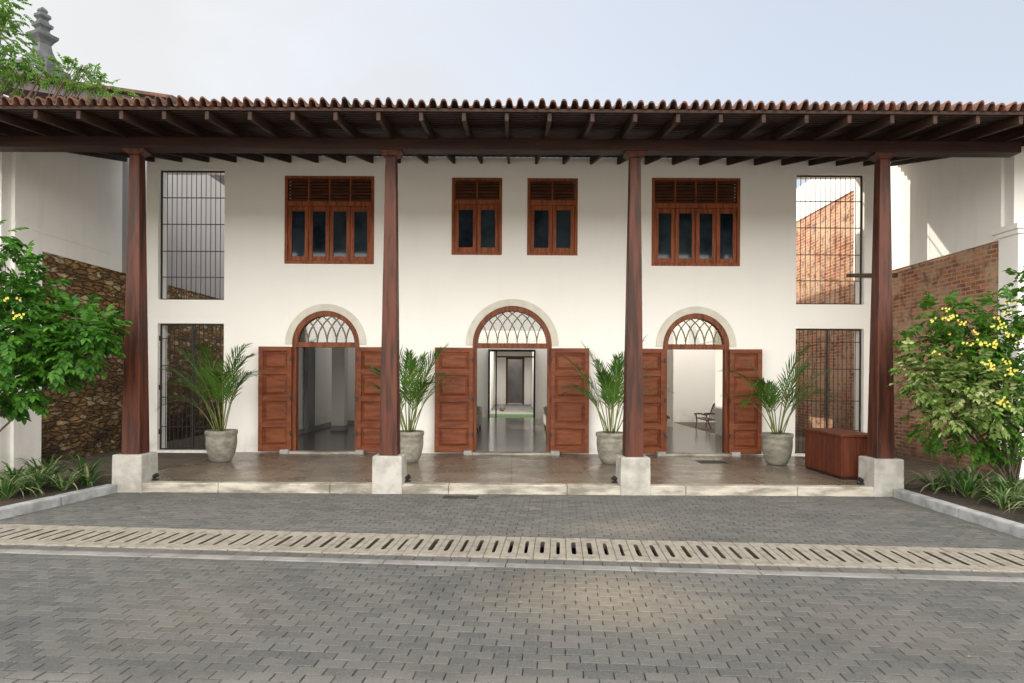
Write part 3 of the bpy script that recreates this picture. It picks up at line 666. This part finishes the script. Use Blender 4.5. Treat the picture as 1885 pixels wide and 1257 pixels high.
# ------------------------------------------------------------------ potted palms
def palm(x,y,seed,label,lean=0,nf=17,hgt=1.0,spread=1.0):
    r=random.Random(seed); t=thing('potted_palm',(x,y,0),label,'potted palm','potted palms along the porch wall')
    p=MB(); p.lathe([(.150,0),(.172,.015),(.215,.10),(.248,.22),(.263,.34),(.262,.44),(.258,.475),(.272,.49),(.278,.54),(.268,.562),(.238,.56),(.225,.50)],x,y,0,36); po=p.build('pot',M['pot'],t,smooth=True,recalc=True)
    s=MB(); s.lathe([(.226,.50),(.1,.525),(.02,.53)],x,y,0,18); s.build('soil',M['soil'],po,recalc=True)
    for i in range(nf):
        az=2*PI*(i*.382+r.uniform(-.05,.05)); inner=i/nf
        el=R(88-(11+18*inner)*spread+r.uniform(-6,6)); L=hgt*r.uniform(1.28,1.72)*(1.0-.28*inner)
        bx=x+.11*math.cos(az)*r.random(); by=y+.11*math.sin(az)*r.random()
        dirh=Vector((math.cos(az),math.sin(az)*.75,0)); pos=Vector((bx,by,.52)); pts=[pos.copy()]; dirs=[]
        nseg=27; e=el; arch=r.uniform(.85,1.35)
        for k in range(nseg):
            f=k/nseg; e=el-R(88)*spread*arch*(f**2.3)*(.5+.85*inner)
            d=dirh*math.cos(e)+Vector((lean*.4*(.25+f),0,0))+Vector((0,0,math.sin(e))); d.normalize(); dirs.append(d); pos=pos+d*(L/nseg)
            pos.y=min(pos.y,FY-.08); pts.append(pos.copy())
        m=MB()
        stem=MB(); sp_=pts[::3]+[pts[-1]]; stem.tube(sp_,[.011-.009*q/len(sp_) for q in range(len(sp_))],5)
        k0=10
        for k in range(k0,nseg+1):
            f=(k-k0)/(nseg-k0); d=dirs[min(k,nseg-1)]
            sd=d.cross(Vector((0,0,1)))
            if sd.length<.12: sd=Vector((-math.sin(az),math.cos(az),0))
            sd.normalize(); up=sd.cross(d)
            for sg in (-1,1):
                ll=.36*(math.sin(PI*(.28+.60*f))**.8)*r.uniform(.8,1.12)*hgt; wd=.025*r.uniform(.8,1.2)
                ld=(sd*sg*(.66-.28*f)+d*(.88+.45*f)+up*r.uniform(.05,.3)); ld.normalize()
                pb=pts[k]+d*r.uniform(-.008,.008)
                q0=pb; q1=pb+ld*ll*.55; q2=q1+(ld+Vector((0,0,-.2-.35*r.random()))).normalized()*ll*.45
                for q in (q0,q1,q2): q.y=min(q.y,FY-.05)
                wv=ld.cross(up).normalized()
                i0=len(m.v); m.v+=[tuple(q0-wv*wd*.25),tuple(q0+wv*wd*.25),tuple(q1+wv*wd*.5),tuple(q1-wv*wd*.5),tuple(q2)]
                m.f+=[(i0,i0+1,i0+2,i0+3),(i0+3,i0+2,i0+4)]
        fo=m.build('frond',M['palm'],t); stem.build('frond_stem',M['stem'],fo,smooth=True)
palm(-5.25,11.3,2,'potted palm leaning left beside the left iron gate',-.7,13,1.18,.85)
palm(-1.86,11.3,7,'potted palm partly behind the second column, left of the middle doorway',.05,15,1.08,.66)
palm(1.80,11.3,11,'potted palm just left of the third column, right of the middle doorway',-.05,15,1.08,.66)
palm(4.80,11.3,21,'potted palm at far right between the right doorway and the wooden desk',0,14,1.08,.88)

# ------------------------------------------------------------------ shrubs and tree
def compound(mb,p,ax,r,L,W,np_):
    up=Vector((0,0,1)); ax=ax.normalized(); sd=ax.cross(up)
    if sd.length<.1: sd=Vector((1,0,0))
    sd.normalize(); n=sd.cross(ax)
    pos=p.copy(); a=ax.copy(); step=L*.62
    for k in range(np_):
        a=(a+Vector((0,0,-.12))).normalized(); pos=pos+a*step*.8
        for sg in (-1,1):
            d=sd*sg*.95+a*.5+Vector((0,0,-.25+r.uniform(-.2,.15)))
            mb.leaf(pos,d,n+Vector((r.uniform(-.3,.3),r.uniform(-.3,.3),0)),L*r.uniform(.8,1.1),W*r.uniform(.8,1.1),.25,r.uniform(.05,.25))
    mb.leaf(pos,a,n,L*1.1,W*1.1,.25,.2)
def clump(mb,c,rad,n,r,L,W,np_,flat=.8):
    for _ in range(n):
        while True:
            v=Vector((r.uniform(-1,1),r.uniform(-1,1),r.uniform(-1,1)))
            if .08<v.length<1: break
        v=v.normalized()*(v.length**.6)
        p=c+Vector((v.x*rad,v.y*rad*.9,v.z*rad*flat))
        ax=v*.8+Vector((r.uniform(-.7,.7),r.uniform(-.7,.7),r.uniform(-.35,.45)))
        compound(mb,p,ax,r,L,W,np_)
def flowers(mb,c,rad,n,r,s=.021):
    for _ in range(n):
        v=Vector((r.gauss(0,.5),r.gauss(0,.5)-.15,r.gauss(0,.5))); p=c+v*rad
        for j in range(r.choice((3,4,6))):
            p2=p+Vector((r.uniform(-.05,.05),r.uniform(-.05,.05),r.uniform(-.035,.035))); a0=r.uniform(0,1)
            for k in range(4):
                a=2*PI*k/4+a0; mb.leaf(p2,Vector((math.cos(a),-.5+r.uniform(-.3,.3),math.sin(a))),Vector((0,-1,.3)),s,s*.75,.2)
def shrub(name,label,base,clumps,fl,mats,seed,L,W,np_,cat,grp=None,trunk=.035,flat=.8,dens=1.0):
    r=random.Random(seed); t=thing(name,base,label,cat,grp); base=Vector(base)
    b=MB()
    for (px,py,pr,Y,n,mi) in clumps:
        c=P(px,py,Y); rad=pr*Y/F; mid=base.lerp(c,.5)+Vector((r.uniform(-.15,.15),r.uniform(-.15,.15),.1))
        b.tube([base+Vector((r.uniform(-.06,.06),r.uniform(-.06,.06),0)),base.lerp(c,.25)+Vector((0,0,.1)),mid,c],[trunk,trunk*.8,trunk*.5,trunk*.12],6)
        for k in range(4): b.tube([mid.lerp(c,.5),c+Vector((r.uniform(-1,1),r.uniform(-1,1),r.uniform(-1,1)))*rad*.8],[trunk*.22,trunk*.06],4)
    b.build('stem',M['bark'],t)
    for mi in sorted(set(c[5] for c in clumps)):
        m=MB()
        for (px,py,pr,Y,n,k) in clumps:
            if k==mi: clump(m,P(px,py,Y),pr*Y/F,int(n*dens),r,L,W,np_,flat)
        m.build('foliage',M[mats[mi]],t)
    if fl:
        m=MB()
        for (px,py,pr,Y,n) in fl: flowers(m,P(px,py,Y),pr*Y/F,n,r)
        tag(m.build('flowers',M['flower'],t),kind='stuff')
LS=[(-25,450,45,8.3,26,0),(10,500,38,8.1,22,0),(55,545,42,8.3,26,0),(5,570,60,8.2,40,0),(85,605,50,8.3,38,0),(145,605,42,8.2,30,0),(182,612,26,8.1,17,0),(30,640,62,8.0,46,0),(110,655,48,8.1,36,0),(70,695,42,8.2,28,0),(5,700,52,8.0,36,0),(35,730,28,8.1,15,0),(-55,620,80,8.3,50,0),(-75,740,55,8.4,26,0),(160,642,34,8.1,19,0),(60,620,60,8.7,40,0),(0,640,60,8.7,40,0)]
shrub('flowering_shrub','green shrub with few yellow flowers overhanging the left kerb',(-7.75,8.6,-.05),LS,[(25,585,30,7.7,3),(15,560,22,7.75,2)],['leaf'],4,.102,.054,4,'shrub',None,.022,.8,1.7)
RS=[(1740,575,35,8.5,20,0),(1800,600,50,8.3,34,0),(1865,560,45,8.2,30,0),(1895,510,30,8.3,14,0),(1712,632,38,8.4,26,0),(1780,650,55,8.3,40,0),(1855,640,60,8.2,46,0),(1840,715,58,8.2,48,0),(1735,775,42,8.5,28,0),(1800,795,45,8.4,34,0),(1880,765,50,8.2,36,0),(1850,800,40,8.4,26,0),(1925,660,70,8.3,44,0),(1760,720,55,8.5,38,0),(1850,700,60,8.7,44,0),
    (1716,690,42,8.2,34,1),(1765,715,48,8.0,36,1),(1830,745,38,7.9,22,1),(1805,690,38,8.0,20,1),(1750,760,33,8.0,22,1),(1690,665,24,8.2,12,1)]
shrub('flowering_shrub','tall shrub with yellow flowers and creamy leaves before the right brick wall',(7.0,8.7,-.05),RS,[(1765,610,55,7.9,9),(1850,640,55,7.7,10),(1810,680,45,7.7,6),(1870,600,40,7.7,7),(1745,585,30,8.0,4),(1850,740,35,7.65,2)],['leaf_r','leaf_var'],9,.084,.043,4,'shrub',None,.022,.8,1.75)
TS=[(-60,20,70,14.2,60,0),(-8,15,42,14,36,0),(0,62,38,14,30,0),(-20,95,70,14.3,60,0),(28,122,34,13.8,34,0),(78,135,25,13.8,22,0),(125,140,24,13.7,19,0),(160,154,22,13.7,16,0),(195,166,19,13.6,13,0),(225,180,15,13.6,9,0),(10,150,38,13.9,34,0),(150,124,12,13.7,4,0),(-90,150,80,14.4,60,0),(-130,60,90,14.6,60,0)]
shrub('tree','light green tree spreading over the old roof at upper left',(-15.5,14.6,-.1),TS,None,['leaf_tree'],14,.08,.04,5,'tree',None,.10,.7,1.7)

# strap-leaved plants in the beds
def tuft_mesh(seed):
    r=random.Random(seed); m=MB()
    for i in range(40):
        az=r.uniform(0,2*PI); el=R(r.uniform(35,85)); L=r.uniform(.3,.55); w=.024; h=Vector((math.cos(az),math.sin(az),0)); s=Vector((-math.sin(az),math.cos(az),0))
        p=h*.03; rows=[]
        for k in range(6):
            f=k/5; e=el-R(125)*f**1.4; ww=w*(1-f**2)*(.6+.5*min(1,f*4))
            rows.append((p-s*ww*.5,p+s*ww*.5)); p=p+(h*math.cos(e)+Vector((0,0,math.sin(e))))*L/5
        i0=len(m.v)
        for a,b in rows: m.v+=[tuple(a),tuple(b)]
        for k in range(5): m.f.append((i0+2*k,i0+2*k+1,i0+2*k+3,i0+2*k+2))
    return m
protos=[]
rr=random.Random(31)
for side,xr,yr,n,lab,grp in ((-1,(-6.95,-6.05),(7.6,9.4),15,'striped strap leaved plant in the left kerbed bed','striped plants in the left bed'),(1,(5.8,6.9),(6.9,9.2),18,'striped strap leaved plant in the right kerbed bed','striped plants in the right bed')):
    for i in range(n):
        x=rr.uniform(*xr); y=yr[0]+(yr[1]-yr[0])*(i+rr.random()*.6)/n
        if len(protos)<3:
            o=tuft_mesh(len(protos)+50).build('strap_plant',M['spider']); protos.append(o)
        else:
            o=rr.choice(protos).copy(); COL.objects.link(o)
        o.location=(x,y,-.05); o.rotation_euler=(0,0,rr.uniform(0,6)); sc=rr.uniform(.9,1.4); o.scale=(sc,sc,sc)
        tag(o,lab,'plant',grp)
# fallen leaves
m=MB()
for i in range(75):
    y=rr.uniform(3.4,8.9); x=rr.gauss(0,1)*.45*y
    if i%2==0: y=rr.uniform(6.8,8.9); x=rr.choice((-1,1))*rr.uniform(3.4,5.3)
    if abs(x)>5.3: continue
    a=rr.uniform(0,6.3); m.leaf(Vector((x,y,GZ+.008)),Vector((math.cos(a),math.sin(a),.1)),Vector((0,0,1)),rr.uniform(.02,.04),rr.uniform(.012,.02),.2)
tag(m.build('fallen_leaves',M['dryleaf']),'scattered dry leaves on the paving','fallen leaves',None,'stuff')

# ------------------------------------------------------------------ background upper left
nb=thing('neighbouring_building',(-14,20,0),'old dark building with a sloping tiled roof behind the upper left tree','building')
b=MB(); b.box(-24,-9.9,17.6,26,0,9.0); b.build('wall',M['nwall'],nb)
e0=P(-200,118,17.0); e1=P(310,190,17.0); 
up=Vector((0,0,.12)); back=Vector((-1.5,9,2.2))
b=MB(); b.hexa([e0-up*2.2,e1-up*2.2,e1-up*2.2+Vector((0,.06,0)),e0-up*2.2+Vector((0,.06,0)),e0,e1,e1+Vector((0,.06,0)),e0+Vector((0,.06,0))]); b.build('fascia_board',M['nwall'],nb)
b=MB(); e0=e0+Vector((0,-.15,.02)); e1=e1+Vector((.15,-.15,.02)); 
b.hexa([e0,e1,e1+back,e0+back,e0+up*.7,e1+up*.7,e1+back+up*.7,e0+back+up*.7]); b.build('roof',M['tile'],nb)
sp=P(75,130,32); s=MB(); k=32/F
def h(py): return (120-py)*k
prof=[(34*k,h(120)),(29*k,h(110)),(20*k,h(97)),(16*k,h(88)),(14*k,h(78)),(18*k,h(72)),(25*k,h(65)),(26*k,h(60)),(16*k,h(57)),(11*k,h(53)),(12*k,h(49)),(17*k,h(45)),(17*k,h(40)),(11*k,h(37)),(9*k,h(32)),(14*k,h(27)),(13*k,h(22)),(7*k,h(19)),(9*k,h(16)),(7*k,h(12)),(1.5*k,h(8))]
s.lathe(prof,0,0,0,4,PI/8); o=s.build('finial',M['stone'],None,recalc=True)
tw=thing('church_tower',(sp.x,sp.y,0),'grey stone pinnacle rising behind the tree at upper left','tower')
o.parent=tw; o.location=(0,0,sp.z)
b=MB(); b.frust(0,0,0,sp.z,3.0,1.75); o=b.build('shaft',M['stone'],None); o.parent=tw

# ------------------------------------------------------------------ light, sky, camera
sd=Vector((-.67,.50,.575)).normalized()
L=bpy.data.lights.new('sun','SUN'); L.energy=4.6; L.angle=R(1.0); L.color=(1,.91,.78)
so=bpy.data.objects.new('sun',L); COL.objects.link(so); so.rotation_euler=sd.to_track_quat('Z','Y').to_euler()
w=bpy.data.worlds.new('World'); scn.world=w; w.use_nodes=True; t=w.node_tree; t.nodes.clear()
N=lambda ty: t.nodes.new(ty)
out=N('ShaderNodeOutputWorld'); bg=N('ShaderNodeBackground'); bg.inputs[1].default_value=.12
sk=N('ShaderNodeTexSky'); sk.sky_type='NISHITA'; sk.sun_disc=False; sk.sun_elevation=math.asin(sd.z); sk.sun_rotation=math.atan2(sd.x,sd.y); sk.dust_density=1.5
tc=N('ShaderNodeTexCoord'); mp=N('ShaderNodeMapping'); mp.inputs['Scale'].default_value=(1.2,1.2,2.2); t.links.new(tc.outputs['Generated'],mp.inputs[0])
no=N('ShaderNodeTexNoise'); no.inputs['Scale'].default_value=1.7; no.inputs['Detail'].default_value=6; no.inputs['Roughness'].default_value=.5; t.links.new(mp.outputs[0],no.inputs['Vector'])
sx=N('ShaderNodeSeparateXYZ'); t.links.new(tc.outputs['Generated'],sx.inputs[0])
def mth(op,a,b):
    n=N('ShaderNodeMath'); n.operation=op
    for i,v in enumerate((a,b)):
        if isinstance(v,(int,float)): n.inputs[i].default_value=v
        else: t.links.new(v,n.inputs[i])
    return n.outputs[0]
def mrange(v,a,b,c,d):
    n=N('ShaderNodeMapRange'); t.links.new(v,n.inputs[0]); n.interpolation_type='SMOOTHSTEP'
    for i,q in enumerate((a,b,c,d)): n.inputs[i+1].default_value=q
    return n.outputs[0]
fac=mth('ADD',mth('MULTIPLY',no.outputs['Fac'],1.1),mth('MULTIPLY',sx.outputs[0],-.75))
fc=mrange(fac,.2,.95,.66,.97)
back_=mrange(sx.outputs[1],.3,-.4,0,1)       # 0 over the house, 1 behind the camera, where added sky brightness fills the facade
fc=mth('MAXIMUM',fc,back_)
scl=N('ShaderNodeVectorMath'); scl.operation='SCALE'; t.links.new(sk.outputs[0],scl.inputs[0]); scl.inputs['Scale'].default_value=2.3
cc=N('ShaderNodeMix'); cc.data_type='RGBA'; t.links.new(back_,cc.inputs[0]); cc.inputs[6].default_value=(6.6,6.7,6.75,1); cc.inputs[7].default_value=(39,37.6,35.2,1)
mx=N('ShaderNodeMix'); mx.data_type='RGBA'; t.links.new(fc,mx.inputs[0]); t.links.new(scl.outputs[0],mx.inputs[6]); t.links.new(cc.outputs[2],mx.inputs[7])
t.links.new(mx.outputs[2],bg.inputs[0]); t.links.new(bg.outputs[0],out.inputs[0])
cam=bpy.data.cameras.new('camera'); cam.sensor_width=36; cam.lens=36*F/1885; cam.shift_y=66.5/1885; cam.clip_end=2000; cam.clip_start=.05
co=bpy.data.objects.new('camera',cam); COL.objects.link(co); co.location=(0,0,CZ); co.rotation_euler=(R(90),R(-.33),0); scn.camera=co
